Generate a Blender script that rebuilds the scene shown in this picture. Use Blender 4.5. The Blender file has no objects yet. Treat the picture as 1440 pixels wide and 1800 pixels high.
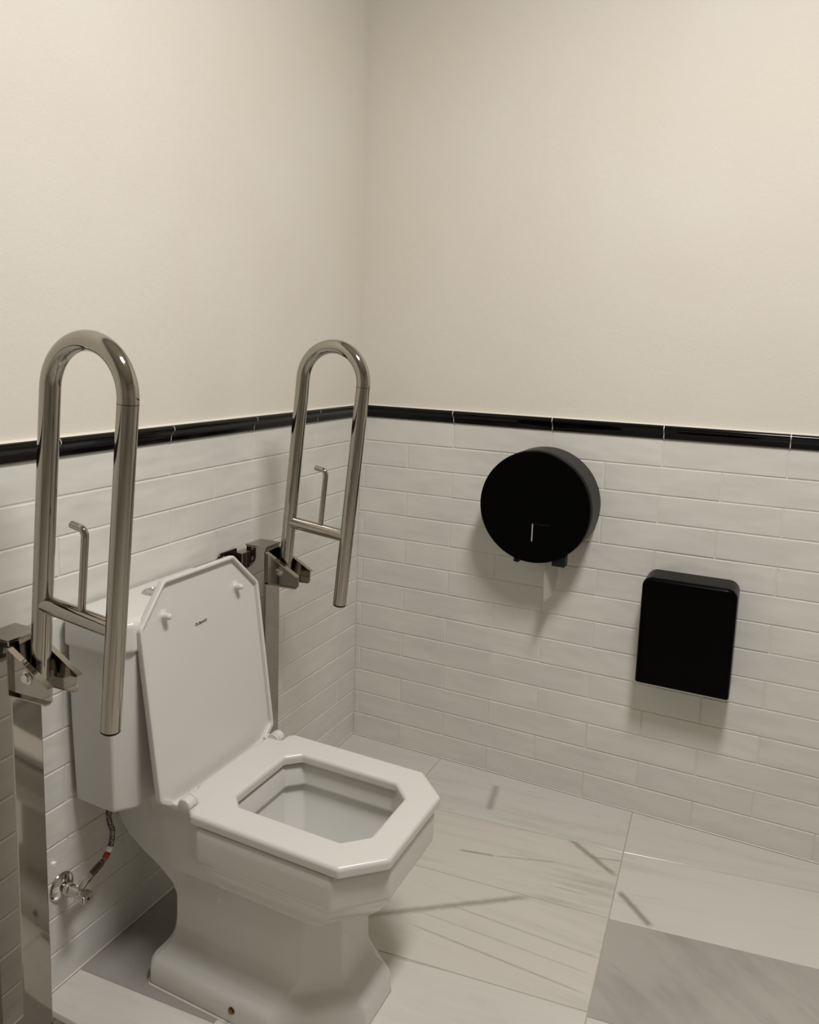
import bpy, bmesh, math, random
from mathutils import Vector, Matrix
from mathutils.geometry import tessellate_polygon
random.seed(7)
scene = bpy.context.scene
col = scene.collection
R = math.radians

# ------------------------------------------------------------------ camera
cam_d = bpy.data.cameras.new('camera')
cam = bpy.data.objects.new('camera', cam_d); col.objects.link(cam)
cam.location = (-2.18145, -1.20506, 1.30258)
rot = (Matrix.Rotation(R(-63.77507), 3, 'Z') @ Matrix.Rotation(R(81.73183), 3, 'X') @ Matrix.Rotation(R(1.7725), 3, 'Z'))
cam.rotation_euler = rot.to_euler()
cam_d.sensor_fit = 'VERTICAL'; cam_d.sensor_height = 24.0
cam_d.lens = 1375.248 * 24.0 / 1800.0
cam_d.shift_x = 24.1628 / 1800.0
cam_d.shift_y = -92.8835 / 1800.0
cam_d.clip_start = 0.02
scene.camera = cam

# ------------------------------------------------------------------ world and lamps
world = bpy.data.worlds.new('world'); scene.world = world
world.use_nodes = True
world.node_tree.nodes['Background'].inputs[0].default_value = (0.9, 0.85, 0.75, 1)
world.node_tree.nodes['Background'].inputs[1].default_value = 0.0
def area(name, loc, power, size, colr, rot=(0, 0, 0), shape='DISK', size_y=None):
    l = bpy.data.lights.new(name, 'AREA'); l.energy = power; l.shape = shape; l.size = size; l.color = colr
    if size_y: l.size_y = size_y
    o = bpy.data.objects.new(name, l); o.location = loc; o.rotation_euler = rot; col.objects.link(o); return o
WARM = (1.0, 0.968, 0.965)
area('ceiling_panel', (-1.32, -1.24, 2.70), 40.5, 0.62, WARM, shape='RECTANGLE', size_y=0.28)
scene.view_settings.view_transform = 'Standard'
scene.view_settings.look = 'None'
scene.view_settings.gamma = 1.0
scene.view_settings.use_curve_mapping = False
scene.view_settings.exposure = 0.0

# ------------------------------------------------------------------ material helpers
def srgb(r, g, b):
    f = lambda c: (c / 255 / 12.92) if c / 255 <= 0.04045 else ((c / 255 + 0.055) / 1.055) ** 2.4
    return (f(r), f(g), f(b), 1)
class NT:
    def __init__(s, name):
        s.m = bpy.data.materials.new(name); s.m.use_nodes = True
        s.t = s.m.node_tree; s.b = s.t.nodes['Principled BSDF']
    def n(s, typ, **kw):
        nd = s.t.nodes.new(typ)
        for k, v in kw.items(): setattr(nd, k, v)
        return nd
    def l(s, a, b): s.t.links.new(a, b)
    def set(s, **kw):
        for k, v in kw.items(): s.b.inputs[k.replace('_', ' ')].default_value = v
    def math(s, op, a, b=None, c=None):
        nd = s.n('ShaderNodeMath', operation=op)
        for i, v in enumerate((a, b, c)):
            if v is None: continue
            if isinstance(v, (int, float)): nd.inputs[i].default_value = v
            else: s.l(v, nd.inputs[i])
        return nd.outputs[0]
    def vmath(s, op, a, b=None):
        nd = s.n('ShaderNodeVectorMath', operation=op)
        for i, v in enumerate((a, b)):
            if v is None: continue
            if isinstance(v, (tuple, list)): nd.inputs[i].default_value = v
            else: s.l(v, nd.inputs[i])
        return nd
    def mix(s, fac, a, b):
        nd = s.n('ShaderNodeMix', data_type='RGBA')
        if isinstance(fac, (int, float)): nd.inputs[0].default_value = fac
        else: s.l(fac, nd.inputs[0])
        for i, v in ((6, a), (7, b)):
            if isinstance(v, (tuple, list)): nd.inputs[i].default_value = v
            else: s.l(v, nd.inputs[i])
        return nd.outputs[2]
    def noise(s, vec, scale, detail=2, rough=0.5):
        nd = s.n('ShaderNodeTexNoise'); nd.inputs['Scale'].default_value = scale
        nd.inputs['Detail'].default_value = detail; nd.inputs['Roughness'].default_value = rough
        if vec is not None: s.l(vec, nd.inputs['Vector'])
        return nd.outputs['Fac']
    def ramp(s, v, lo, hi):
        nd = s.n('ShaderNodeMapRange', interpolation_type='SMOOTHSTEP')
        s.l(v, nd.inputs['Value']); nd.inputs['From Min'].default_value = lo; nd.inputs['From Max'].default_value = hi
        return nd.outputs[0]
    def bump(s, h, strength, dist):
        nd = s.n('ShaderNodeBump'); nd.inputs['Strength'].default_value = strength; nd.inputs['Distance'].default_value = dist
        s.l(h, nd.inputs['Height']); s.l(nd.outputs[0], s.b.inputs['Normal'])
    def pos(s): return s.n('ShaderNodeNewGeometry').outputs['Position']
def simple(name, colr, rough=0.5, metal=0.0, spec=0.5, coat=0.0):
    t = NT(name); t.set(Base_Color=colr, Roughness=rough, Metallic=metal)
    t.b.inputs['Specular IOR Level'].default_value = spec
    t.b.inputs['Coat Weight'].default_value = coat; t.b.inputs['Coat Roughness'].default_value = 0.05
    return t
M = {}
# painted plaster
t = simple('cream_paint', srgb(226, 220, 210), 0.75, spec=0.25)
p = t.pos(); f1 = t.noise(p, 2.2, 3); f2 = t.noise(p, 260, 2)
t.l(t.mix(t.ramp(f1, 0.3, 0.7), srgb(225, 220, 208), srgb(222, 216, 203)), t.b.inputs['Base Color'])
t.bump(t.math('ADD', f2, t.math('MULTIPLY', t.noise(p, 45, 3), 1.5)), 0.22, 0.0015); M['paint'] = t.m
M['ceiling'] = simple('ceiling_paint', srgb(235, 232, 225), 0.8, spec=0.2).m
# grout
t = simple('grout', srgb(224, 220, 208), 0.85, spec=0.2)
t.bump(t.noise(t.pos(), 400, 2), 0.2, 0.001); M['grout'] = t.m
t = simple('floor_grout', srgb(176, 171, 158), 0.85, spec=0.2); M['floor_grout'] = t.m
M['caulk'] = simple('white_caulk', srgb(226, 222, 210), 0.45).m
# glazed wall tile
t = simple('white_glaze', srgb(214, 212, 204), 0.16, spec=0.5)
oi = t.n('ShaderNodeObjectInfo'); p = t.pos()
off = t.vmath('ADD', p, t.vmath('SCALE', oi.outputs['Location']).outputs[0]).outputs[0]
sc = t.vmath('MULTIPLY', t.vmath('ADD', p, None).outputs[0], (1, 1, 2.4)).outputs[0]
rnd = t.math('MULTIPLY', oi.outputs['Random'], 37.0)
cmb = t.n('ShaderNodeCombineXYZ'); t.l(rnd, cmb.inputs[0]); t.l(rnd, cmb.inputs[2])
vec = t.vmath('ADD', sc, cmb.outputs[0]).outputs[0]
nz = t.noise(vec, 9.0, 1.5)
tone = t.mix(oi.outputs['Random'], srgb(221, 219, 211), srgb(227, 224, 215))
t.l(t.mix(t.ramp(t.noise(vec, 5, 2), 0.35, 0.7), tone, srgb(218, 217, 209)), t.b.inputs['Base Color'])
t.bump(nz, 0.55, 0.007); M['tile'] = t.m
# black glazed trim
t = simple('black_glaze', srgb(10, 9, 9), 0.12, spec=0.22); M['trim'] = t.m
# brick-patterned wainscot for walls out of view
def far_wall(name, horiz):
    t = simple(name, srgb(214, 212, 204), 0.2)
    sp = t.n('ShaderNodeSeparateXYZ'); t.l(t.pos(), sp.inputs[0])
    cb = t.n('ShaderNodeCombineXYZ'); t.l(sp.outputs[horiz], cb.inputs[0]); t.l(sp.outputs[2], cb.inputs[1])
    br = t.n('ShaderNodeTexBrick'); t.l(cb.outputs[0], br.inputs['Vector'])
    br.inputs['Scale'].default_value = 1.0; br.inputs['Brick Width'].default_value = 0.302; br.inputs['Row Height'].default_value = 0.077
    br.inputs['Mortar Size'].default_value = 0.001
    br.inputs['Color1'].default_value = srgb(214, 212, 204); br.inputs['Color2'].default_value = srgb(210, 209, 200); br.inputs['Mortar'].default_value = srgb(222, 218, 206)
    t.l(br.outputs['Color'], t.b.inputs['Base Color']); return t.m
M['far_x'] = far_wall('wainscot_x', 0); M['far_y'] = far_wall('wainscot_y', 1)
M['ceramic'] = simple('vitreous_china', srgb(217, 216, 209), 0.09, spec=0.5).m
M['seat'] = simple('seat_plastic', srgb(212, 210, 203), 0.27, spec=0.5).m
t = simple('polished_steel', srgb(170, 165, 156), 0.07, metal=1.0)
t.bump(t.noise(t.pos(), 14, 1), 0.012, 0.002); M['steel'] = t.m
M['chrome'] = simple('chrome', srgb(215, 213, 208), 0.05, metal=1.0).m
M['dark_steel'] = simple('dark_steel', srgb(90, 86, 78), 0.15, metal=1.0).m
M['black_front'] = simple('black_gloss', srgb(4, 4, 4), 0.28, spec=0.05).m
M['black_side'] = simple('black_satin', srgb(30, 29, 28), 0.42, spec=0.22).m
M['black_box'] = simple('black_plastic', srgb(5, 5, 5), 0.25, spec=0.05).m
M['black_rubber'] = simple('black_rubber', srgb(14, 14, 13), 0.6, spec=0.3).m
M['faint_print'] = simple('faint_print', srgb(22, 22, 21), 0.6, spec=0.1).m
M['window'] = simple('clear_window', srgb(178, 178, 176), 0.3).m
M['ink'] = simple('black_ink', srgb(18, 17, 16), 0.5).m
M['brass'] = simple('aged_brass', srgb(132, 112, 84), 0.3, metal=1.0).m
t = simple('tissue', srgb(232, 229, 219), 0.9, spec=0.1); t.bump(t.noise(t.pos(), 500, 2), 0.3, 0.0008); M['tissue'] = t.m
M['red'] = simple('red_tag', srgb(150, 24, 26), 0.5).m
M['white_tag'] = simple('white_tag', srgb(225, 222, 214), 0.5).m
# braided hose
t = simple('steel_braid', srgb(150, 146, 138), 0.3, metal=0.9)
w = t.n('ShaderNodeTexVoronoi'); w.inputs['Scale'].default_value = 420; t.l(t.pos(), w.inputs['Vector'])
t.l(t.mix(t.ramp(w.outputs['Distance'], 0.1, 0.6), srgb(176, 172, 162), srgb(70, 67, 62)), t.b.inputs['Base Color'])
t.bump(w.outputs['Distance'], 0.4, 0.001); M['braid'] = t.m

def marble(name, base, streak, ang, stretch=9.0, amount=0.55, seed=0.0, segs=(), lines=()):
    """streaked marble: ang = streak direction in the floor plane (deg from +Y), segs = stone veins (a, b, width, strength)"""
    t = simple(name, base, 0.2, spec=0.45)
    p = t.pos()
    mp = t.n('ShaderNodeMapping'); mp.inputs['Rotation'].default_value = (0, 0, R(ang)); mp.inputs['Location'].default_value = (seed, seed * 0.7, seed)
    t.l(p, mp.inputs['Vector'])
    wob = t.noise(p, 3.0, 2)
    sv = t.vmath('MULTIPLY', mp.outputs[0], (stretch, 1.0, 1.0)).outputs[0]
    a = t.noise(sv, 2.2, 5, 0.62)
    b = t.noise(sv, 5.5, 4, 0.6)
    big = t.noise(mp.outputs[0], 2.0, 2)
    m1 = t.ramp(a, 0.44, 0.72)
    m2 = t.ramp(b, 0.60, 0.74)
    fac = t.math('MULTIPLY', t.math('ADD', t.math('MULTIPLY', m1, 0.55), t.math('MULTIPLY', m2, 0.6)), t.math('MULTIPLY', t.ramp(big, 0.2, 0.75), amount))
    c = t.mix(fac, base, streak)
    fuzz = t.noise(p, 55, 3)
    for (ax, ay), (bx, by), wd, st in segs:
        L2 = (bx - ax) ** 2 + (by - ay) ** 2
        d = t.vmath('SUBTRACT', p, (ax, ay, 0)).outputs[0]
        d = t.vmath('MULTIPLY', d, (1, 1, 0)).outputs[0]
        tt = t.vmath('DOT_PRODUCT', d, ((bx - ax) / L2, (by - ay) / L2, 0)).outputs['Value']
        cl = t.n('ShaderNodeClamp'); t.l(tt, cl.inputs[0])
        sc = t.n('ShaderNodeVectorMath', operation='SCALE'); sc.inputs[0].default_value = (bx - ax, by - ay, 0); t.l(cl.outputs[0], sc.inputs['Scale'])
        dist = t.vmath('LENGTH', t.vmath('SUBTRACT', d, sc.outputs[0]).outputs[0]).outputs['Value']
        dist = t.math('ADD', dist, t.math('MULTIPLY', t.math('SUBTRACT', fuzz, 0.5), wd * 0.6))
        m = t.math('SUBTRACT', 1.0, t.ramp(dist, 0.0, wd * 1.15))
        m = t.math('MULTIPLY', m, t.math('MULTIPLY', t.ramp(tt, -0.04, 0.12), t.math('SUBTRACT', 1.0, t.ramp(tt, 0.88, 1.04))))
        c = t.mix(t.math('MULTIPLY', m, st), c, srgb(128, 124, 114))
    t.l(c, t.b.inputs['Base Color'])
    return t.m

# ------------------------------------------------------------------ geometry helpers
WLOC = {}
def finish(bm, name, mat, parent=None, smooth=38, recalc=True, wn=True):
    if parent is not None:
        bmesh.ops.translate(bm, verts=bm.verts, vec=-WLOC[parent.name])
    if recalc: bmesh.ops.recalc_face_normals(bm, faces=bm.faces)
    me = bpy.data.meshes.new(name); bm.to_mesh(me); bm.free()
    me.polygons.foreach_set('use_smooth', [smooth > 0] * len(me.polygons))
    if smooth > 0: me.set_sharp_from_angle(angle=R(smooth))
    for m_ in (mat if isinstance(mat, (list, tuple)) else [mat]): me.materials.append(m_)
    o = bpy.data.objects.new(name, me); col.objects.link(o)
    if smooth > 0 and wn:
        w_ = o.modifiers.new('weighted_normals', 'WEIGHTED_NORMAL'); w_.keep_sharp = True
    if parent is not None:
        o.parent = parent; WLOC[o.name] = WLOC[parent.name].copy()
    else: WLOC[o.name] = Vector((0, 0, 0))
    return o
def thing(name, label, cat, loc, group=None):
    o = bpy.data.objects.new(name, None); col.objects.link(o); o.location = loc
    o.empty_display_size = 0.05
    o['label'] = label; o['category'] = cat
    if group: o['group'] = group
    WLOC[o.name] = Vector(loc); return o
def structure(o): o['kind'] = 'structure'; return o
def box(bm, x0, x1, y0, y1, z0, z1, bev=0.0, seg=2):
    vs = [bm.verts.new((x, y, z)) for x in (x0, x1) for y in (y0, y1) for z in (z0, z1)]
    fs = [bm.faces.new([vs[i] for i in q]) for q in ((0, 1, 3, 2), (4, 6, 7, 5), (0, 4, 5, 1), (2, 3, 7, 6), (0, 2, 6, 4), (1, 5, 7, 3))]
    if bev > 0:
        es = list({e for f in fs for e in f.edges})
        bmesh.ops.bevel(bm, geom=es, offset=bev, segments=seg, profile=0.5, affect='EDGES')
def loft(bm, loops, cap0=True, cap1=True, closed=False):
    rows = [[bm.verts.new(v) for v in lp] for lp in loops]
    n = len(rows[0]); pairs = list(zip(rows, rows[1:]))
    if closed: pairs.append((rows[-1], rows[0]))
    for a, b in pairs:
        for i in range(n):
            j = (i + 1) % n
            bm.faces.new((a[i], a[j], b[j], b[i]))
    if not closed:
        if cap0: bm.faces.new(rows[0][::-1])
        if cap1: bm.faces.new(rows[-1])
    return rows
def tube(bm, path, r, seg=20, caps=True):
    pts = [Vector(p) for p in path]; rr = r if isinstance(r, (list, tuple)) else [r] * len(pts)
    tang = []
    for i in range(len(pts)):
        a = pts[max(0, i - 1)]; b = pts[min(len(pts) - 1, i + 1)]; tang.append((b - a).normalized())
    ref = Vector((1, 0, 0)) if abs(tang[0].x) < 0.9 else Vector((0, 0, 1))
    u = (ref - tang[0] * ref.dot(tang[0])).normalized()
    loops = []
    for i, p in enumerate(pts):
        u = (u - tang[i] * u.dot(tang[i])).normalized(); v = tang[i].cross(u)
        loops.append([p + (u * math.cos(2 * math.pi * k / seg) + v * math.sin(2 * math.pi * k / seg)) * rr[i] for k in range(seg)])
    loft(bm, loops, caps, caps)
def lathe(bm, prof, origin, axis, seg=32):
    """prof: (distance along axis, radius)"""
    ax = Vector(axis).normalized(); o = Vector(origin)
    ref = Vector((0, 0, 1)) if abs(ax.z) < 0.9 else Vector((1, 0, 0))
    u = (ref - ax * ref.dot(ax)).normalized(); v = ax.cross(u)
    loft(bm, [[o + ax * d + (u * math.cos(2 * math.pi * k / seg) + v * math.sin(2 * math.pi * k / seg)) * max(r, 1e-5) for k in range(seg)] for d, r in prof])
def fillet(poly, r, n=4):
    out = []; m = len(poly)
    rs = r if isinstance(r, (list, tuple)) else [r] * m
    for i in range(m):
        p = Vector(poly[i]); a = Vector(poly[i - 1]) - p; b = Vector(poly[(i + 1) % m]) - p
        la, lb = a.length, b.length; a.normalize(); b.normalize()
        ang = a.angle(b); rad = rs[i]
        t_ = rad / math.tan(ang / 2) if ang < 3.1 else 0
        t_ = min(t_, 0.48 * la, 0.48 * lb); rad = t_ * math.tan(ang / 2)
        if rad < 1e-6:
            out += [p.copy()] * n; continue
        c = p + (a + b).normalized() * (rad / math.sin(ang / 2))
        s = p + a * t_ - c; e = p + b * t_ - c
        for k in range(n):
            q = s.lerp(e, k / (n - 1)); q = q.normalized() * rad if q.length > 1e-9 else q
            out.append(c + q)
    return [tuple(q) for q in out]
def offset(poly, d):
    """inset (d>0) of a counter-clockwise polygon"""
    out = []; n = len(poly); P = [Vector(p) for p in poly]
    for i in range(n):
        j = i - 1
        while (P[i] - P[j]).length < 1e-7: j -= 1
        k = (i + 1) % n
        while (P[i] - P[k]).length < 1e-7: k = (k + 1) % n
        e1 = (P[i] - P[j]).normalized(); e2 = (P[k] - P[i]).normalized()
        n1 = Vector((-e1.y, e1.x)); n2 = Vector((-e2.y, e2.x))
        b = n1 + n2; b = b / max(0.3, b.length_squared / 2) if b.length > 1e-6 else n1
        out.append(tuple(P[i] + b * d))
    return out
def plate(bm, outer, hole, w0, w1, r_top, r_bot, mapf, n=3):
    """flat plate, outline counter-clockwise in (u,v), thickness w0..w1, edges rounded; hole optional"""
    def rings(poly, sgn):
        rs = []
        for k in range(n + 1):
            a = math.pi / 2 * k / n
            if r_bot > 0: rs.append((r_bot * (1 - math.sin(a)), w0 + r_bot * (1 - math.cos(a))))
        if r_bot <= 0: rs.append((0, w0))
        if r_top <= 0: rs.append((0, w1))
        else:
            for k in range(n + 1):
                a = math.pi / 2 * k / n
                rs.append((r_top * (1 - math.cos(a)), w1 - r_top * (1 - math.sin(a))))
        rows = []
        for d, w in rs:
            rows.append([bm.verts.new(mapf(q[0], q[1], w)) for q in offset(poly, d * sgn)])
        for a, b in zip(rows, rows[1:]):
            for i in range(len(poly)):
                j = (i + 1) % len(poly)
                try: bm.faces.new((a[i], a[j], b[j], b[i]))
                except ValueError: pass
        return rs, rows
    rs, ro = rings(outer, 1)
    rh = None
    if hole: _, rh = rings(hole, -1)
    for idx in (0, -1):
        d = rs[idx][0]
        po = [Vector((q[0], q[1], 0)) for q in offset(outer, d)]
        lists = [po]; vs = list(ro[idx])
        if not hole:
            bm.faces.new(vs); continue
        if hole:
            lists.append([Vector((q[0], q[1], 0)) for q in offset(hole, -d)]); vs += list(rh[idx])
        H = lists[1]
        def inside(p):
            c = False
            for a_, b_ in zip(H, H[1:] + H[:1]):
                if (a_.y > p.y) != (b_.y > p.y) and p.x < (b_.x - a_.x) * (p.y - a_.y) / (b_.y - a_.y) + a_.x: c = not c
            return c
        allp = lists[0] + lists[1]
        for tri in tessellate_polygon(lists):
            if inside((allp[tri[0]] + allp[tri[1]] + allp[tri[2]]) / 3): continue
            try: bm.faces.new([vs[i] for i in tri])
            except ValueError: pass
    bmesh.ops.remove_doubles(bm, verts=bm.verts, dist=1e-6)
def arc(cx, cy, r, a0, a1, n): return [(cx + r * math.cos(a0 + (a1 - a0) * k / n), cy + r * math.sin(a0 + (a1 - a0) * k / n)) for k in range(n + 1)]

# ------------------------------------------------------------------ room shell
XL, YF, ZC = -5.0, -4.4, 2.8
ZT = 1.078           # top of white tiling
G = 0.0018           # grout lies this much behind the tile faces
def wall_box(name, x0, x1, y0, y1, low):
    bm = bmesh.new()
    box(bm, x0, x1, y0, y1, -0.05, ZT); n = len(bm.faces); box(bm, x0, x1, y0, y1, ZT, ZC + 0.05)
    bm.faces.ensure_lookup_table()
    for f in bm.faces[n:]: f.material_index = 1
    return structure(finish(bm, name, [low, M['paint']], smooth=0))
wall_back = wall_box('wall_back', XL - 0.1, 0.1, G, 0.1, M['grout'])
wall_right = wall_box('wall_right', G, 0.1, YF - 0.1, 0.1, M['grout'])
wall_left = wall_box('wall_left', XL - 0.1, XL, YF - 0.1, 0.1, M['far_y'])
wall_front = wall_box('wall_front', XL - 0.1, 0.1, YF - 0.1, YF, M['far_x'])
bm = bmesh.new(); box(bm, XL - 0.1, 0.1, YF - 0.1, 0.1, ZC, ZC + 0.1); structure(finish(bm, 'ceiling', M['ceiling'], smooth=0))
bm = bmesh.new(); box(bm, XL - 0.1, 0.1, YF - 0.1, 0.1, -0.08, -0.0012); floor = structure(finish(bm, 'floor', M['floor_grout'], smooth=0))

# wall tiles: one shared mesh per width, origin at the tile's centre on the wall face
ROW, TL, GAP = 0.077, 0.30213, 0.0026
tile_mesh = {}
def tile_me(w, h, axis):
    key = (round(w, 4), round(h, 4), axis)
    if key in tile_mesh: return tile_mesh[key]
    b = 0.0022; d = 0.006
    bm = bmesh.new()
    def ring(hw, hh, off):
        if axis == 'x': return [(off, s * hw, t_ * hh) for s, t_ in ((-1, -1), (1, -1), (1, 1), (-1, 1))]
        return [(s * hw, off, t_ * hh) for s, t_ in ((-1, -1), (1, -1), (1, 1), (-1, 1))]
    loft(bm, [ring(w / 2, h / 2, d), ring(w / 2, h / 2, b * 0.8), ring(w / 2 - b * 0.35, h / 2 - b * 0.35, b * 0.25), ring(w / 2 - b, h / 2 - b, 0)])
    bmesh.ops.recalc_face_normals(bm, faces=bm.faces)
    me = bpy.data.meshes.new('tile'); bm.to_mesh(me); bm.free(); me.materials.append(M['tile'])
    tile_mesh[key] = me; return me
def lay_tiles(axis, first, total, parent):
    for k in range(14):
        s0 = first if k % 2 == 0 else first - TL / 2
        while s0 > 0: s0 -= TL
        a = s0
        while a < total:
            p0 = max(a, 0.0); p1 = min(a + TL, total)
            if p1 - p0 > 0.006:
                w = p1 - p0 - GAP
                zc = (14 - k - 0.5) * ROW
                o = bpy.data.objects.new('tile', tile_me(w, ROW - GAP, axis)); col.objects.link(o); o.parent = parent
                c = -(p0 + p1) / 2
                j = random.uniform(-0.0003, 0.0004)
                o.location = (j, c, zc) if axis == 'x' else (c, j, zc)
                o.rotation_euler = (random.uniform(-.003, .003) if axis == 'y' else 0, random.uniform(-.003, .003) if axis == 'x' else 0, random.uniform(-.0025, .0025))
            a += TL
lay_tiles('x', 0.3229, 1.85, wall_right)
lay_tiles('y', 0.8675, 2.15, wall_back)

# black chair-rail trim on top of the tiles
PROF = [(-0.004, 0.0), (0.004, 0.0), (0.0055, 0.0012), (0.0058, 0.008), (0.007, 0.0135), (0.0105, 0.0185), (0.0148, 0.0225), (0.0172, 0.027),
        (0.0165, 0.0312), (0.0135, 0.0345), (0.0090, 0.0362), (0.0, 0.0366), (-0.004, 0.0366)]
def lay_trim(axis, first, total, parent):
    a = first
    while a > 0: a -= TL
    while a < total:
        p0 = max(a, 0.0); p1 = min(a + TL, total)
        if p1 - p0 > 0.006:
            bm = bmesh.new(); e = 0.0012
            lps = []
            for q in (p0 + e, p1 - e):
                if axis == 'x': lps.append([(-d, -q if p0 > 0 or q > p0 + e else d * 0 - q, ZT + z) for d, z in PROF])
                else: lps.append([(-q, -d, ZT + z) for d, z in PROF])
            if p0 == 0.0:  # mitre into the corner
                lps[0] = [((-d, -max(d, 0), ZT + z) if axis == 'x' else (-max(d, 0), -d, ZT + z)) for d, z in PROF]
            loft(bm, lps); finish(bm, 'trim_tile', M['trim'], parent, smooth=50)
        a += TL
lay_trim('x', 0.3229, 1.85, wall_right)
lay_trim('y', 0.8675, 2.15, wall_back)
def strip(axis, prof, total, name, parent, mat):
    bm = bmesh.new()
    f = (lambda d, q, z: (-d, -q, z)) if axis == 'x' else (lambda d, q, z: (-q, -d, z))
    loft(bm, [[f(d, q, z) for d, z in prof] for q in (0.0, total)]); finish(bm, name, mat, parent, smooth=60)
for ax, par, tot in (('x', wall_right, 4.35), ('y', wall_back, 4.95)):
    # grout seen in the trim joints, bead above the trim, bead at the floor
    strip(ax, [(d - 0.0006, ZT + z + (0.0005 if z < 0.026 else -0.0005)) for d, z in PROF], tot, 'trim_grout', par, M['caulk'])
    strip(ax, [(-0.003, ZT + 0.0362), (0.009, ZT + 0.0362), (0.006, ZT + 0.0374), (0.001, ZT + 0.0388), (-0.003, ZT + 0.0392)], tot, 'caulk_bead', par, M['caulk'])
    strip(ax, [(-0.003, 0.0), (0.0022, 0.0003), (0.0015, 0.001), (0.0008, 0.0018), (-0.003, 0.002)], tot, 'caulk_bead', par, M['caulk'])

# ------------------------------------------------------------------ marble floor slabs
LIGHT, GREEN, WARMS, GREY = srgb(211, 208, 198), srgb(205, 204, 194), srgb(209, 204, 193), srgb(177, 173, 164)
DK, DK2 = srgb(140, 138, 128), srgb(160, 157, 147)
m_mid_far = marble('marble_streaky', GREEN, DK, -4, 10, 0.55, 1.3, segs=[((-.064, -.535), (-.199, -.559), .016, .55)])
m_mid = marble('marble_dark_streaks', WARMS, srgb(126, 123, 113), -7, 14, 1.0, 4.1, segs=[((-.19, -.757), (-.311, -.938), .013, .7), ((-.405, -.55), (-.383, -.64), .006, .65), ((-.383, -.64), (-.33, -.79), .004, .45), ((-.265, -.86), (-.24, -.95), .005, .5)])
m_mid2 = marble('marble_fanned', WARMS, DK, 3, 11, 0.8, 7.7, segs=[((-.74, -.44), (-.482, -.772), .013, .62), ((-.606, -.60), (-.603, -.957), .004, .35), ((-.706, -.55), (-.712, -.958), .004, .45), ((-.66, -.55), (-.655, -.957), .003, .3)])
m_near = marble('marble_pale', LIGHT, DK2, -4, 8, 0.6, 11.2, segs=[((-.813, -.552), (-.77, -.80), .004, .4)])
m_right1 = marble('marble_grey_green', GREEN, DK, -9, 9, 0.6, 15.5, segs=[((-.20, -.946), (-.132, -1.30), .004, .0)])
m_right2 = marble('marble_plain', LIGHT, DK2, -9, 7, 0.5, 19.4, segs=[((-.362, -.952), (-.45, -1.043), .013, .75)])
m_grey = marble('marble_grey', GREY, srgb(132, 130, 123), 35, 3.0, 0.9, 23.0)
m_greyd = marble('marble_dark_grey', srgb(158, 155, 147), srgb(130, 127, 120), 20, 4, 0.8, 29.0)
def jline(x, y, s): return lambda Y: x + s * (Y - y)
def ycol(y0, s): return lambda X: y0 + s * X
def isect(xf, yf):
    X = -0.5
    for _ in range(20):
        Y = yf(X); X = xf(Y)
    return (X, yf(X))
columns = [
    (ycol(-.003, 0), ycol(-.326, 0.004), [jline(-.003, 0, 0), jline(-.25, 0, -.05), jline(-.55, 0, -.05), jline(-.85, 0, -.06), jline(-1.152, 0, -.084), jline(-1.252, 0, -.02), jline(-1.56, 0, -.03), jline(-1.86, 0, -.03), jline(-2.16, 0, -.03), jline(-2.46, 0, -.03), jline(-2.76, 0, 0), jline(XL + .01, 0, 0)],
     [m_mid_far, m_near, m_mid, m_greyd, m_right2, m_greyd, m_near, m_grey, m_near, m_mid, m_near]),
    (ycol(-.326, 0.004), ycol(-.9235, 0.0566), [jline(-.003, 0, 0), jline(-.205, -.94, -.12), jline(-.468, -.95, -.10), jline(-.754, -.961, -.13), jline(-1.05, -.96, -.10), jline(-1.35, -.96, -.06), jline(-1.65, -.96, -.05), jline(-1.95, -.96, -.03), jline(-2.25, -.96, -.02), jline(-2.55, -.96, 0), jline(XL + .01, 0, 0)],
     [m_mid_far, m_mid, m_mid2, m_near, m_near, m_grey, m_mid2, m_near, m_mid, m_near]),
    (ycol(-.9235, 0.0566), ycol(-1.55, 0.05), [jline(-.003, 0, 0), jline(-.202, -.946, -.17), jline(-.469, -.954, -.149), jline(-.765, -.965, -.13), jline(-1.06, -.96, -.10), jline(-1.36, -.96, -.06), jline(-1.65, -.96, -.04), jline(-1.95, -.96, 0), jline(-2.25, -.96, 0), jline(-2.55, -.96, 0), jline(XL + .01, 0, 0)],
     [m_right1, m_right2, m_grey, m_near, m_mid2, m_near, m_mid, m_grey, m_near, m_mid]),
    (ycol(-1.55, 0.05), ycol(YF + .01, 0), [jline(-.003, 0, 0), jline(-.30, 0, 0), jline(-.6, 0, 0), jline(-.9, 0, 0), jline(-1.2, 0, 0), jline(-1.5, 0, 0), jline(-1.8, 0, 0), jline(-2.1, 0, 0), jline(-2.4, 0, 0), jline(XL + .01, 0, 0)],
     [m_near, m_mid, m_grey, m_near, m_mid2, m_near, m_right2, m_near, m_mid]),
]
for ya, yb, xs, mats in columns:
    for i in range(len(xs) - 1):
        q = [isect(xs[i], ya), isect(xs[i + 1], ya), isect(xs[i + 1], yb), isect(xs[i], yb)]
        q = offset(q, 0.0011)
        bm = bmesh.new()
        loft(bm, [[(x, y, -0.02) for x, y in q], [(x, y, -0.0006) for x, y in q], [(x, y, 0.0) for x, y in offset(q, 0.0007)]])
        finish(bm, 'slab', mats[i], floor, smooth=0)

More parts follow.
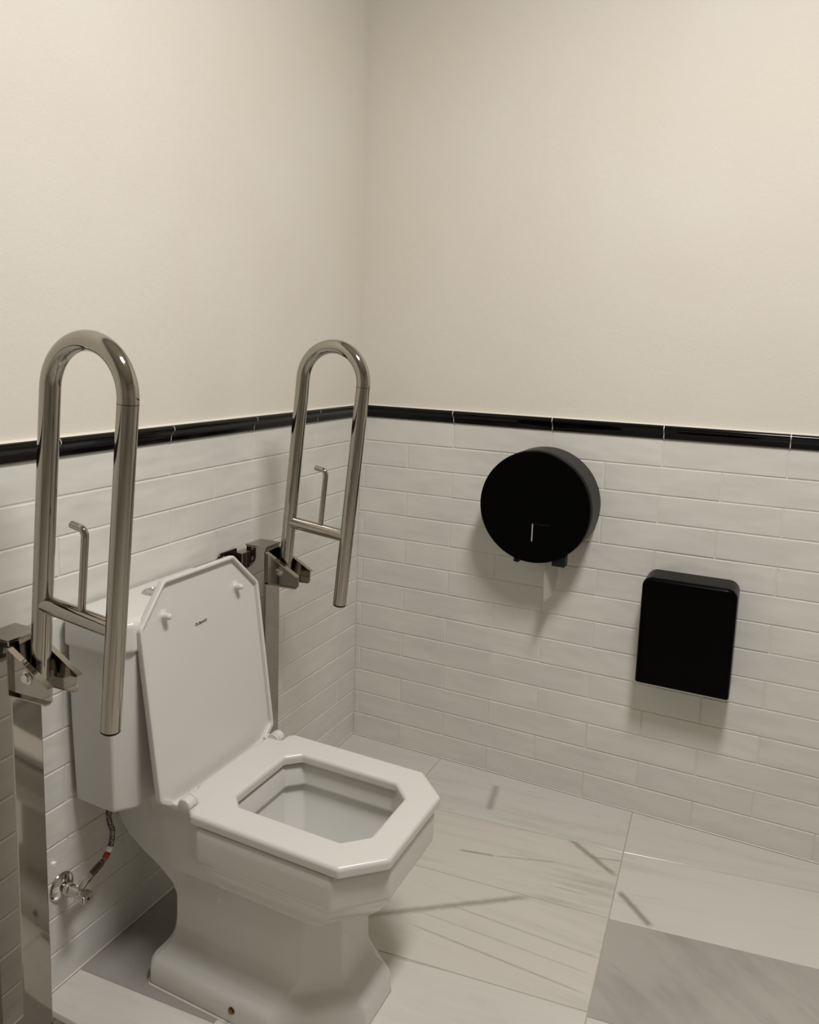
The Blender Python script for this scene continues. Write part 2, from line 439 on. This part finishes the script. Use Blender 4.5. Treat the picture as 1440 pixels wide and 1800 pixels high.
# ------------------------------------------------------------------ fold-up grab rails (local origin at the post's foot on the wall line)
def make_rail(cx):
    g = thing('grab_rail', 'polished steel fold-up grab rail on a square post left of the toilet, nearest the camera', 'grab rail', (cx, 0, 0), 'fold-up grab rails either side of the toilet')
    S = M['steel']; Y0, Y1, ZP = -0.092, -0.031, 0.80
    bm = bmesh.new(); box(bm, cx - 0.03, cx + 0.03, Y0, Y1, 0.002, ZP - 0.004, 0.0025, 2); finish(bm, 'post', S, g)
    bm = bmesh.new(); box(bm, cx - 0.0312, cx + 0.0312, Y0 - 0.0012, Y1 + 0.0012, ZP - 0.005, ZP, 0.0015, 2); finish(bm, 'post_cap', S, g)
    bm = bmesh.new(); box(bm, cx - 0.06, cx + 0.06, -0.12, -0.004, 0.0002, 0.006, 0.0015, 1); finish(bm, 'base_plate', S, g)
    # wall fixing behind the post
    bm = bmesh.new()
    out = fillet([(cx - 0.106, 0.732), (cx - 0.034, 0.732), (cx - 0.034, 0.785), (cx - 0.106, 0.785)], [0.012, 0.002, 0.002, 0.016], 5)
    plate(bm, out, None, 0.0012, 0.006, 0.001, 0.0, lambda u, v, w: (u, -w, v)); wp = finish(bm, 'wall_plate', M['dark_steel'], g)
    for dz in (0.745, 0.772):
        bm = bmesh.new(); lathe(bm, [(0.005, 0.0), (0.005, 0.006), (0.0075, 0.0055), (0.009, 0.003), (0.009, 0.0)], (cx - 0.088, 0, dz), (0, -1, 0), 14); finish(bm, 'screw', M['chrome'], wp)
    bm = bmesh.new(); box(bm, cx - 0.046, cx + 0.026, -0.032, -0.0055, 0.735, 0.778, 0.003, 2); finish(bm, 'stand_off', S, g)
    # two flanged ears
    for s in (-1, 1):
        xf = cx + s * 0.0255
        out = fillet([(0.091, 0.705), (0.186, 0.709), (0.1865, 0.737), (0.091, 0.787)] , [0.001, 0.007, 0.004, 0.001], 4)
        bm = bmesh.new()
        plate(bm, out, None, -0.0012, 0.0012, 0, 0, lambda u, v, w: (xf + w, -u, v))
        def flange(a, b, width, th=0.0024):
            (u0, v0), (u1, v1) = a, b; L = math.hypot(u1 - u0, v1 - v0); nx, nz = -(v1 - v0) / L, (u1 - u0) / L
            lo = []
            for (u, v) in (a, b):
                lo.append([(xf + s * dx, -(u + nx * h), v + nz * h) for dx, h in ((-0.0012, -th), (width, -th), (width + 0.0006, -th * .5), (width, 0), (0.0, 0), (-0.0012, -th * .4))])
            loft(bm, lo)
        flange((0.1865, 0.737), (0.091, 0.787), 0.0095)
        flange((0.091, 0.705), (0.180, 0.7088), 0.0075)
        flange((0.0915, 0.787), (0.0915, 0.705), 0.0075)
        ear = finish(bm, 'hinge_ear', S, g, smooth=30)
        bm = bmesh.new()
        lathe(bm, [(0, 0.0115), (0.0012, 0.0115), (0.0012, 0.0)], (xf + s * 0.0012, -0.130, 0.742), (s, 0, 0), 24)
        lathe(bm, [(0.001, 0.0085), (0.0062, 0.0085), (0.0072, 0.0072), (0.0072, 0.0)], (xf + s * 0.0012, -0.130, 0.742), (s, 0, 0), 6)
        finish(bm, 'bolt', M['chrome'], ear, smooth=25)
    # U-shaped tube
    th = R(5.5); up = (-math.sin(th), math.cos(th)); outd = (-math.cos(th), -math.sin(th)); P = (-0.1285, 0.742)
    W_, RT, h = 0.164, 0.0163, 0.482
    loc = lambda a, b: (cx, P[0] + outd[0] * a + up[0] * b, P[1] + outd[1] * a + up[1] * b)
    path = [loc(0, -0.022)] + [loc(0, h * k / 6) for k in range(0, 7)]
    path += [loc(W_ / 2 - W_ / 2 * math.cos(math.pi * k / 24), h + W_ / 2 * math.sin(math.pi * k / 24)) for k in range(1, 25)]
    path += [loc(W_, h - (h + 0.046) * k / 8) for k in range(1, 9)]
    bm = bmesh.new(); tube(bm, path, RT, 32); tb = finish(bm, 'tube', S, g, smooth=60)
    bm = bmesh.new(); lathe(bm, [(-0.004, RT - 0.001), (0.003, RT - 0.0004), (0.005, RT - 0.0025), (0.005, 0)], loc(W_, -0.046), Vector((0, -up[0], -up[1])), 28); finish(bm, 'end_cap', M['black_rubber'], tb)
    bm = bmesh.new(); c0 = loc(W_, h - 0.002)
    lathe(bm, [(0, RT - 0.002), (0, RT + 0.00025), (0.0012, RT + 0.00025), (0.0012, RT - 0.002)], c0, Vector((0, up[0], up[1])), 32); finish(bm, 'weld_seam', M['dark_steel'], tb)
    bm = bmesh.new(); tube(bm, [loc(0.006, 0.123), loc(W_ / 2, 0.123), loc(W_ - 0.006, 0.123)], 0.0145, 28); cb = finish(bm, 'crossbar', S, g, smooth=60)
    hb = 0.089
    pth = [loc(hb, 0.132), loc(hb, 0.20), loc(hb, 0.258)]
    pth += [loc(hb - 0.012 * (1 - math.cos(a)), 0.258 + 0.012 * math.sin(a)) for a in [math.pi / 2 * k / 6 for k in range(1, 7)]]
    pth += [loc(hb - 0.020, 0.2705), loc(hb - 0.030, 0.2715)]
    bm = bmesh.new(); tube(bm, pth, 0.0062, 16); finish(bm, 'roll_holder', S, g, smooth=60)
    return g
def copy_tree(o, parent=None, shift=None):
    c = o.copy(); col.objects.link(c)
    if parent is not None: c.parent = parent
    for ch in o.children: copy_tree(ch, c)
    return c
rail = make_rail(-1.322)
rail2 = copy_tree(rail); rail2.location.x = -0.602
rail2['label'] = 'polished steel fold-up grab rail behind the raised toilet lid, nearest the room corner'

# ------------------------------------------------------------------ toilet
TX = -0.947
toilet = thing('toilet', 'white octagonal-style ceramic toilet with tank, seat down and lid raised', 'toilet', (TX, -0.35, 0))
def sec(z, xh, yr, yf, cfx, cfy, crx=0.02, cry=0.02, r=0.012, n=4, cx=TX):
    """chamfered rectangle, front towards -Y, counter-clockwise seen from above"""
    pts = [(-xh + cfx, yf), (xh - cfx, yf), (xh, yf + cfy), (xh, yr - cry), (xh - crx, yr), (-xh + crx, yr), (-xh, yr - cry), (-xh, yf + cfy)]
    return [(cx + u, v, z) for u, v in fillet(pts, r, n)]
bm = bmesh.new()
# pedestal
ped = [(0.0015, .164, -.147, -.598, .112, .150), (0.006, .165, -.145, -.599, .112, .150), (0.036, .164, -.146, -.597, .111, .150), (0.048, .161, -.148, -.592, .108, .147),
       (0.055, .154, -.151, -.583, .102, .138), (0.061, .142, -.156, -.571, .090, .122), (0.068, .129, -.161, -.559, .077, .102), (0.078, .119, -.165, -.550, .066, .084),
       (0.094, .112, -.167, -.544, .058, .066), (0.12, .109, -.1675, -.541, .054, .056), (0.165, .108, -.167, -.540, .053, .052), (0.20, .107, -.163, -.540, .052, .052), (0.225, .106, -.155, -.540, .051, .052), (0.235, .105, -.155, -.540, .050, .052)]
loft(bm, [sec(z, xh, yr, yf, a, b, .012, .012, .010) for z, xh, yr, yf, a, b in ped], True, False)
# rear trapway and deck
rear = [(0.12, .1000, -.1690), (0.165, .1050, -.1672), (0.19, .1050, -.155), (0.215, .1050, -.120), (0.24, .1075, -.076), (0.265, .110, -.042), (0.29, .112, -.021), (0.315, .114, -.014), (0.36, .117, -.012), (0.380, .118, -.012), (0.3855, .1165, -.0135), (0.387, .112, -.018)]
loft(bm, [sec(z, xh, yr, -.285, .004, .004, .010, .010, .006) for z, xh, yr in rear])
# bowl: outside up, over the rim, inside down
bowl = [(.216, .098, -.300, -.530, .050, .055), (.228, .110, -.285, -.552, .056, .06), (.245, .128, -.272, -.583, .062, .064), (.265, .142, -.266, -.612, .068, .068), (.290, .156, -.263, -.636, .073, .072),
        (.310, .164, -.262, -.648, .075, .074), (.322, .169, -.262, -.653, .076, .075), (.327, .1735, -.260, -.657, .077, .075), (.334, .175, -.259, -.659, .078, .076), (.372, .176, -.259, -.660, .078, .076), (.385, .1755, -.2595, -.6595, .078, .076), (.391, .1725, -.262, -.657, .077, .075), (.393, .168, -.266, -.653, .076, .074),
        (.393, .128, -.300, -.612, .046, .046), (.391, .122, -.306, -.606, .044, .044), (.385, .1195, -.3085, -.6035, .043, .043), (.352, .114, -.314, -.598, .041, .041), (.346, .116, -.312, -.600, .041, .041),
        (.343, .124, -.304, -.606, .044, .044), (.33, .122, -.306, -.602, .045, .046), (.30, .115, -.312, -.588, .05, .05), (.26, .100, -.322, -.560, .05, .05), (.22, .082, -.335, -.525, .045, .045), (.18, .070, -.345, -.50, .04, .04), (.13, .055, -.36, -.47, .03, .03)]
loft(bm, [sec(z, xh, yr, yf, a, b, .03, .03, .010) for z, xh, yr, yf, a, b in bowl], False, True)
finish(bm, 'pan', M['ceramic'], toilet, smooth=45)
# caulk around the foot
bm = bmesh.new(); loft(bm, [sec(0.0003, .1675, -.143, -.6015, .113, .150, .012, .012, .010), sec(0.0035, .1652, -.1448, -.5993, .112, .150, .012, .012, .010)], False, False); finish(bm, 'caulk_bead', M['caulk'], toilet)
# floor bolt
bm = bmesh.new(); lathe(bm, [(-0.006, 0.0075), (0.0015, 0.0075), (0.0015, 0.0052), (0.0048, 0.0052), (0.0058, 0.0040), (0.0058, 0.0)], (TX - .1635, -.363, .030), (-1, 0, 0), 18); finish(bm, 'floor_bolt', M['brass'], toilet, smooth=30)
# tank
TC = -0.981
def tsec(z, xh, yf, c, r, ins=0): return sec(z, xh - ins, -.010 - ins, yf + ins, c + .002, c - .006, .006, .006, r, 4, TC)
bm = bmesh.new()
loft(bm, [tsec(.384, .163, -.126, .030, .008), tsec(.385, .170, -.134, .031, .010), tsec(.3885, .175, -.139, .032, .012), tsec(.396, .177, -.142, .033, .012), tsec(.45, .1795, -.144, .033, .012), tsec(.55, .1835, -.148, .034, .012), tsec(.65, .1855, -.151, .034, .012), tsec(.716, .186, -.152, .034, .012)])
box(bm, TC - .14, TC - .06, -.10, -.03, .368, .390, 0.004, 2)
finish(bm, 'tank', M['ceramic'], toilet, smooth=40)
bm = bmesh.new()
loft(bm, [tsec(.7165, .187, -.150, .034, .010), tsec(.7165, .192, -.155, .035, .012), tsec(.719, .194, -.157, .035, .013), tsec(.724, .1945, -.1575, .035, .013), tsec(.764, .193, -.156, .035, .013), tsec(.771, .1905, -.1535, .035, .013), tsec(.7755, .186, -.149, .034, .013), tsec(.7775, .179, -.142, .033, .012), tsec(.778, .171, -.134, .032, .012)])
tlid = finish(bm, 'tank_lid', M['ceramic'], toilet, smooth=40)
BX, BY = -0.987, -0.066
bm = bmesh.new(); lathe(bm, [(-0.004, .027), (.0012, .027), (.0028, .0255), (.0030, .0215), (.0018, .0205), (.0012, 0)], (BX, BY, .778), (0, 0, 1), 36); fb = finish(bm, 'flush_button', M['chrome'], toilet, smooth=35)
for s in (-1, 1):
    bm = bmesh.new()
    half = fillet([(s * 0.0008, -0.0185), (s * 0.0008, 0.0185)][::1] + [(s * (0.0008 + 0.0195 * math.cos(a)), 0.0195 * math.sin(a)) for a in [math.pi / 2 * .93 - math.pi * .93 * k / 12 for k in range(13)]], 0.0, 1)
    if sum(half[i - 1][0] * half[i][1] - half[i][0] * half[i - 1][1] for i in range(len(half))) < 0: half = half[::-1]
    plate(bm, half, None, .778, .7812, 0.0006, 0, lambda u, v, w: (BX + u, BY + v, w), 2); finish(bm, 'push_plate', M['chrome'], fb)
# seat ring
SX = TX
o_ = [(-.112, -.665), (.112, -.665), (.177, -.598), (.177, -.276), (.166, -.262), (.140, -.262), (.140, -.226), (.098, -.226), (.092, -.2205), (-.092, -.2205), (-.098, -.226), (-.140, -.226), (-.140, -.262), (-.166, -.262), (-.177, -.276), (-.177, -.598)]
rs_ = [.010, .010, .010, .010, .006, .003, .008, .004, .004, .004, .004, .008, .003, .006, .010, .010]
outer = fillet(o_, rs_, 5)
inner = fillet([(-.070, -.604), (.070, -.604), (.110, -.564), (.110, -.340), (.082, -.312), (-.082, -.312), (-.110, -.340), (-.110, -.564)], .008, 4)
bm = bmesh.new(); plate(bm, outer, inner, .3975, .4185, .0085, .003, lambda u, v, w: (SX + u, v, w), 5)
seat = finish(bm, 'seat', M['seat'], toilet, smooth=50)
for u, v in ((-.14, -.35), (.14, -.35), (-.135, -.57), (.135, -.57)):
    bm = bmesh.new(); lathe(bm, [(0, .006), (.0055, .008)], (SX + u, v, .393), (0, 0, 1), 14); finish(bm, 'seat_pad', M['seat'], seat)
# raised lid
tilt = math.atan2(.046, .335); LP = Vector((TX, -.2125, .42))
ev = Vector((0, math.sin(tilt), math.cos(tilt))); en = Vector((0, -math.cos(tilt), math.sin(tilt)))
lmap = lambda u, v, w: tuple(LP + Vector((u, 0, 0)) + ev * v + en * w)
lo_ = [(-.112, -.030), (-.112, -.025), (.112, -.025), (.112, -.030), (.140, -.030), (.1845, .002), (.1845, .342), (.108, .420), (-.108, .420), (-.1845, .342), (-.1845, .002), (-.140, -.030)]
lout = fillet(lo_, [.001, .001, .001, .001, .012, .014, .014, .014, .014, .014, .014, .012], 5)
hl = [(-.104, -.018), (.104, -.018), (.140, -.014), (.1765, .010), (.1765, .339), (.105, .412), (-.105, .412), (-.1765, .339), (-.1765, .010), (-.140, -.014)]
hole = fillet(hl, [.004, .004, .01, .012, .012, .012, .012, .012, .012, .01], 4)
bm = bmesh.new()
plate(bm, lout, None, -.0165, -.0095, .0, .005, lmap, 3)
bm2 = bmesh.new(); plate(bm2, lout, hole, -.0098, 0.0, .003, 0, lmap, 3)
me_t = bpy.data.meshes.new('tmp'); bm2.to_mesh(me_t); bm2.free(); bm.from_mesh(me_t); bpy.data.meshes.remove(me_t)
lid = finish(bm, 'lid', M['seat'], toilet, smooth=50)
for u in (-.113, .112):
    bm = bmesh.new(); o3 = LP + Vector((u, 0, 0)) + ev * .3485
    lathe(bm, [(-.0098, .017), (-.0088, .0125), (-.0075, .0085), (-.004, .0072), (.004, .0068), (.0085, .006), (.0105, .004), (.011, 0)], o3, en, 20); finish(bm, 'bumper', M['seat'], lid, smooth=60)
cu = bpy.data.curves.new('logo', 'FONT'); cu.body = 'DURAVIT'; cu.size = 0.0082; cu.extrude = 0.0002; cu.align_x = 'CENTER'; cu.offset = 0.0002; cu.space_character = 1.05
to = bpy.data.objects.new('logo', cu); col.objects.link(to); bpy.context.view_layer.update()
me = bpy.data.meshes.new_from_object(to.evaluated_get(bpy.context.evaluated_depsgraph_get())); bpy.data.objects.remove(to)
xs_ = [v.co.x for v in me.vertices]; kx = .0365 / (max(xs_) - min(xs_))
for v in me.vertices: v.co = Vector(lmap(-.0085 + v.co.x * kx, .3015 + v.co.y, -.0093 + v.co.z)) - WLOC[toilet.name]
me.materials.clear(); me.materials.append(M['ink'])
lg = bpy.data.objects.new('printed_logo', me); col.objects.link(lg); lg.parent = lid; lg['label'] = 'small black printed maker name'
# hinges
for s in (-1, 1):
    bm = bmesh.new()
    x0 = TX + s * .160; x1 = TX + s * .139
    lathe(bm, [(0, 0), (0, .0125), (.0015, .0145), (.004, .0152), (.0205, .0152)], (x0, -.2445, .4135), (-s, 0, 0), 28)
    lathe(bm, [(.0205, .0138), (.0222, .0138), (.0222, .0150), (.0275, .0150), (.0275, 0)], (x0, -.2445, .4135), (-s, 0, 0), 28)
    box(bm, min(x0, x1) + .001, max(x0, x1), -.248, -.212, .398, .412, .003, 2)
    finish(bm, 'hinge', M['seat'], toilet, smooth=45)

# ------------------------------------------------------------------ water valve and hose
VX, VZ = -1.189, .213
valve = thing('water_valve', 'chrome angle stop valve with round wall plate below the tank', 'valve', (VX, 0, VZ))
bm = bmesh.new(); lathe(bm, [(0.0008, .0285), (.003, .0285), (.007, .024), (.0105, .016), (.012, .0115), (.012, 0)], (VX, 0, VZ), (0, -1, 0), 36); finish(bm, 'wall_plate', M['chrome'], valve, smooth=60)
bm = bmesh.new()
lathe(bm, [(.010, .010), (.018, .010), (.018, .0125), (.026, .0125), (.0265, .0095), (.034, .0095), (.035, .0112), (.052, .0112), (.054, .009), (.058, .009)], (VX, 0, VZ), (0, -1, 0), 24)
tube(bm, [(VX, -.045, VZ), (VX + .012, -.045, VZ + .011), (VX + .021, -.0455, VZ + .0165)], [.0088, .0088, .0082], 18)
finish(bm, 'valve_body', M['chrome'], valve, smooth=40)
bm = bmesh.new(); box(bm, VX - .0125, VX + .0125, -.0755, -.0575, VZ - .0085, VZ + .0085, .003, 3); kn = finish(bm, 'knob', M['chrome'], valve)
bm = bmesh.new(); lathe(bm, [(0, .0028), (.0006, .0028), (.0006, 0)], (VX, -.0755, VZ), (0, -1, 0), 14); finish(bm, 'knob_dot', M['ink'], kn)
hose = thing('supply_hose', 'braided steel water hose curving from the valve up to the tank', 'hose', (VX + .02, -.05, VZ + .015))
ctrl = [(VX + .019, -.0455, VZ + .0155), (VX + .040, -.050, VZ + .026), (VX + .060, -.057, VZ + .043), (VX + .073, -.061, VZ + .068), (VX + .0765, -.062, VZ + .095), (VX + .072, -.060, VZ + .114), (VX + .070, -.060, VZ + .134), (VX + .073, -.060, VZ + .1548)]
def spline(P, n=8):
    P = [Vector(p) for p in P]; P = [P[0] * 2 - P[1]] + P + [P[-1] * 2 - P[-2]]; out = []
    for i in range(1, len(P) - 2):
        for k in range(n):
            u = k / n; a, b, c, d = P[i - 1:i + 3]
            out.append(0.5 * ((2 * b) + (c - a) * u + (2 * a - 5 * b + 4 * c - d) * u * u + (3 * b - a - 3 * c + d) * u ** 3))
    return out + [P[-2]]
sp_ = spline(ctrl)
bm = bmesh.new(); tube(bm, sp_, .0056, 16); finish(bm, 'braided_sleeve', M['braid'], hose, smooth=60)
bm = bmesh.new(); tube(bm, sp_[0:6], [.0086, .0086, .0086, .0082, .0074, .0068], 6); finish(bm, 'hose_nut', M['chrome'], hose, smooth=25)
bm = bmesh.new(); tube(bm, sp_[5:14], .0066, 16); finish(bm, 'crimp_sleeve', M['dark_steel'], hose, smooth=60)
bm = bmesh.new(); tube(bm, sp_[16:20], .0063, 16); finish(bm, 'red_band', M['red'], hose, smooth=60)
bm = bmesh.new(); tube(bm, sp_[20:24], .0062, 16); finish(bm, 'white_band', M['white_tag'], hose, smooth=60)
bm = bmesh.new(); tube(bm, sp_[-9:], [.0060] + [.0068] * 8, 16); finish(bm, 'crimp_sleeve', M['dark_steel'], hose, smooth=60)

# ------------------------------------------------------------------ jumbo toilet paper dispenser
DY, DZ, DR, DD = -0.6165, .8735, .1555, .122
disp = thing('paper_dispenser', 'round black jumbo toilet paper dispenser on the right wall', 'dispenser', (0, DY, DZ))
yz = lambda r, a: (DY + r * math.cos(a), DZ + r * math.sin(a))
gap0, gap1 = R(243), R(277)
bm = bmesh.new(); loops = []
N = 72
for k in range(N + 1):
    a = gap1 + (2 * math.pi - (gap1 - gap0)) * k / N
    pr = [(DR - .003, 0.0), (DR + .0012, 0.0), (DR + .0012, DD - .020), (DR - .0008, DD - .0195), (DR - .0008, DD - .0165), (DR - .004, DD - .0165)]
    loops.append([(-x, *yz(r, a)) for r, x in pr])
loft(bm, loops)
finish(bm, 'drum', M['black_side'], disp, smooth=35)
bm = bmesh.new(); lathe(bm, [(0.0006, 0), (0.0006, DR - .004), (.004, DR - .004), (.004, 0)], (0, DY, DZ), (-1, 0, 0), 72); finish(bm, 'back_plate', M['black_side'], disp, smooth=35)
bm = bmesh.new(); lathe(bm, [(DD - .0175, DR - .006), (DD - .0175, DR - .0008), (DD - .0165, DR + .0006), (DD - .0135, DR + .0006), (DD - .0125, DR - .0008), (DD - .0105, DR - .0008), (DD - .0095, DR + .0008)], (0, DY, DZ), (-1, 0, 0), 96); finish(bm, 'cover_rim', M['black_side'], disp, smooth=30)
# front cover with a slot window
slot = [(DY + u, DZ + v) for u, v in ((-.0012, -.0955), (.0024, -.0955), (.0024, -.0445), (-.0012, -.0445))]
disc = [yz(DR, 2 * math.pi * k / 96) for k in range(96)]
bm = bmesh.new(); plate(bm, disc, fillet(slot, .0019, 4), DD - .012, DD, .0022, 0, lambda u, v, w: (-w, u, v), 3); cover = finish(bm, 'cover', M['black_front'], disp, smooth=40)
bm = bmesh.new(); box(bm, -DD + .0022, -DD + .006, DY - .0040, DY + .0052, DZ - .099, DZ - .041); finish(bm, 'level_window', M['window'], cover)
bm = bmesh.new()
for i, wd in enumerate((.0050, .0042, .0052, .0046, .0040, .0050, .0046)):
    box(bm, -DD - .0001, -DD + .001, DY - .006 - .0062 * i - wd, DY - .006 - .0062 * i, DZ - .0475, DZ - .0435 + (i % 2) * .0008)
o = finish(bm, 'printed_mark', M['faint_print'], cover, smooth=0)
# tear bars either side of the slot
for ya, yb, za, zb, xa, xb in ((-.5805, -.5655, .7125, .735, -.116, -.020), (-.7105, -.6745, .7165, .746, -.117, -.085)):
    bm = bmesh.new(); box(bm, xa, xb, ya, yb, za, zb, .0015, 2)
    n_t = max(3, int((xb - xa) / .009))
    for k in range(n_t):
        x = xa + .001 + k * (xb - xa - .002) / n_t
        v = [bm.verts.new(q) for q in ((x, ya + .004, za + .0015), (x + .0065, ya + .004, za + .0015), (x + .0032, ya + .005, za - .0035), (x, ya + .008, za + .0015), (x + .0065, ya + .008, za + .0015))]
        for f in ((0, 1, 2), (3, 2, 4), (0, 2, 3), (1, 4, 2)): bm.faces.new([v[i_] for i_ in f])
    finish(bm, 'tear_bar', M['black_rubber'], disp, smooth=30)
tp = thing('toilet_paper', 'white toilet paper end hanging below the round black dispenser', 'toilet paper', (-.06, DY, DZ))
bm = bmesh.new(); lathe(bm, [(-.045, .03), (-.045, .118), (.045, .118), (.045, .03), (-.045, .03)], (-.06, DY, DZ), (-1, 0, 0), 48); finish(bm, 'roll', M['tissue'], tp, smooth=40)
# hanging tail: follows the roll then drops and twists to a torn point
bm = bmesh.new(); rows = []
NT_, NW = 24, 8
KT = [(.772, 1.0), (.72, 1.0), (.70, 1.0), (.676, .95), (.650, .80), (.632, .58), (.618, .33), (.609, .12)]
def kfun(z):
    for (z0, k0), (z1, k1) in zip(KT, KT[1:]):
        if z <= z0 and z >= z1: return k0 + (k1 - k0) * (z0 - z) / (z0 - z1)
    return KT[-1][1]
for i in range(NT_ + 1):
    s = i / NT_; z0 = .772 - .163 * s; k_ = kfun(z0)
    row = []
    for k in range(NW + 1):
        c = k / NW * k_
        x = -.106 + .090 * c
        y = -.656 - .016 * c - .004 * math.sin(c * 3.1) + .003 * math.sin(s * 3.0)
        z = z0 - .016 * c * min(1, s * 3) + (.0035 * ((k * 5) % 3 - 1) if i == NT_ else 0)
        row.append(bm.verts.new((x, y, z)))
    rows.append(row)
for a, b in zip(rows, rows[1:]):
    for k in range(NW): bm.faces.new((a[k], a[k + 1], b[k + 1], b[k]))
bmesh.ops.solidify(bm, geom=bm.faces[:], thickness=0.0004)
finish(bm, 'hanging_sheet', M['tissue'], tp, smooth=70)

# ------------------------------------------------------------------ paper towel dispenser
PY0, PY1, PZ0, PZ1, PD = -1.1475, -.9135, .4285, .7205, .102
tow = thing('towel_dispenser', 'black box-shaped paper towel dispenser on the right wall', 'dispenser', (0, (PY0 + PY1) / 2, (PZ0 + PZ1) / 2))
def psec(x, ins, insz, r):
    pts = [(PY0 + ins, PZ0 + insz * .3), (PY1 - ins, PZ0 + insz * .3), (PY1 - ins, PZ1 - insz), (PY0 + ins, PZ1 - insz)]
    f = fillet(pts, [.004, .004, r, r], 6)
    return [(-x, y, z) for y, z in f]
bm = bmesh.new()
loft(bm, [psec(.0006, .0005, .0005, .026), psec(.086, .0, .0, .026), psec(.0915, .0006, .0008, .026), psec(.0955, .0022, .0028, .025), psec(.0985, .0052, .0060, .024), psec(.1002, .0095, .0105, .021), psec(.1012, .018, .020, .016), psec(.102, .045, .05, .010)])
finish(bm, 'cover', M['black_box'], tow, smooth=50)
bm = bmesh.new(); box(bm, -.080, -.012, PY0 + .03, PY1 - .03, PZ0 - .003, PZ0 + .004, .001, 1); finish(bm, 'dispensing_slot', M['black_rubber'], tow)
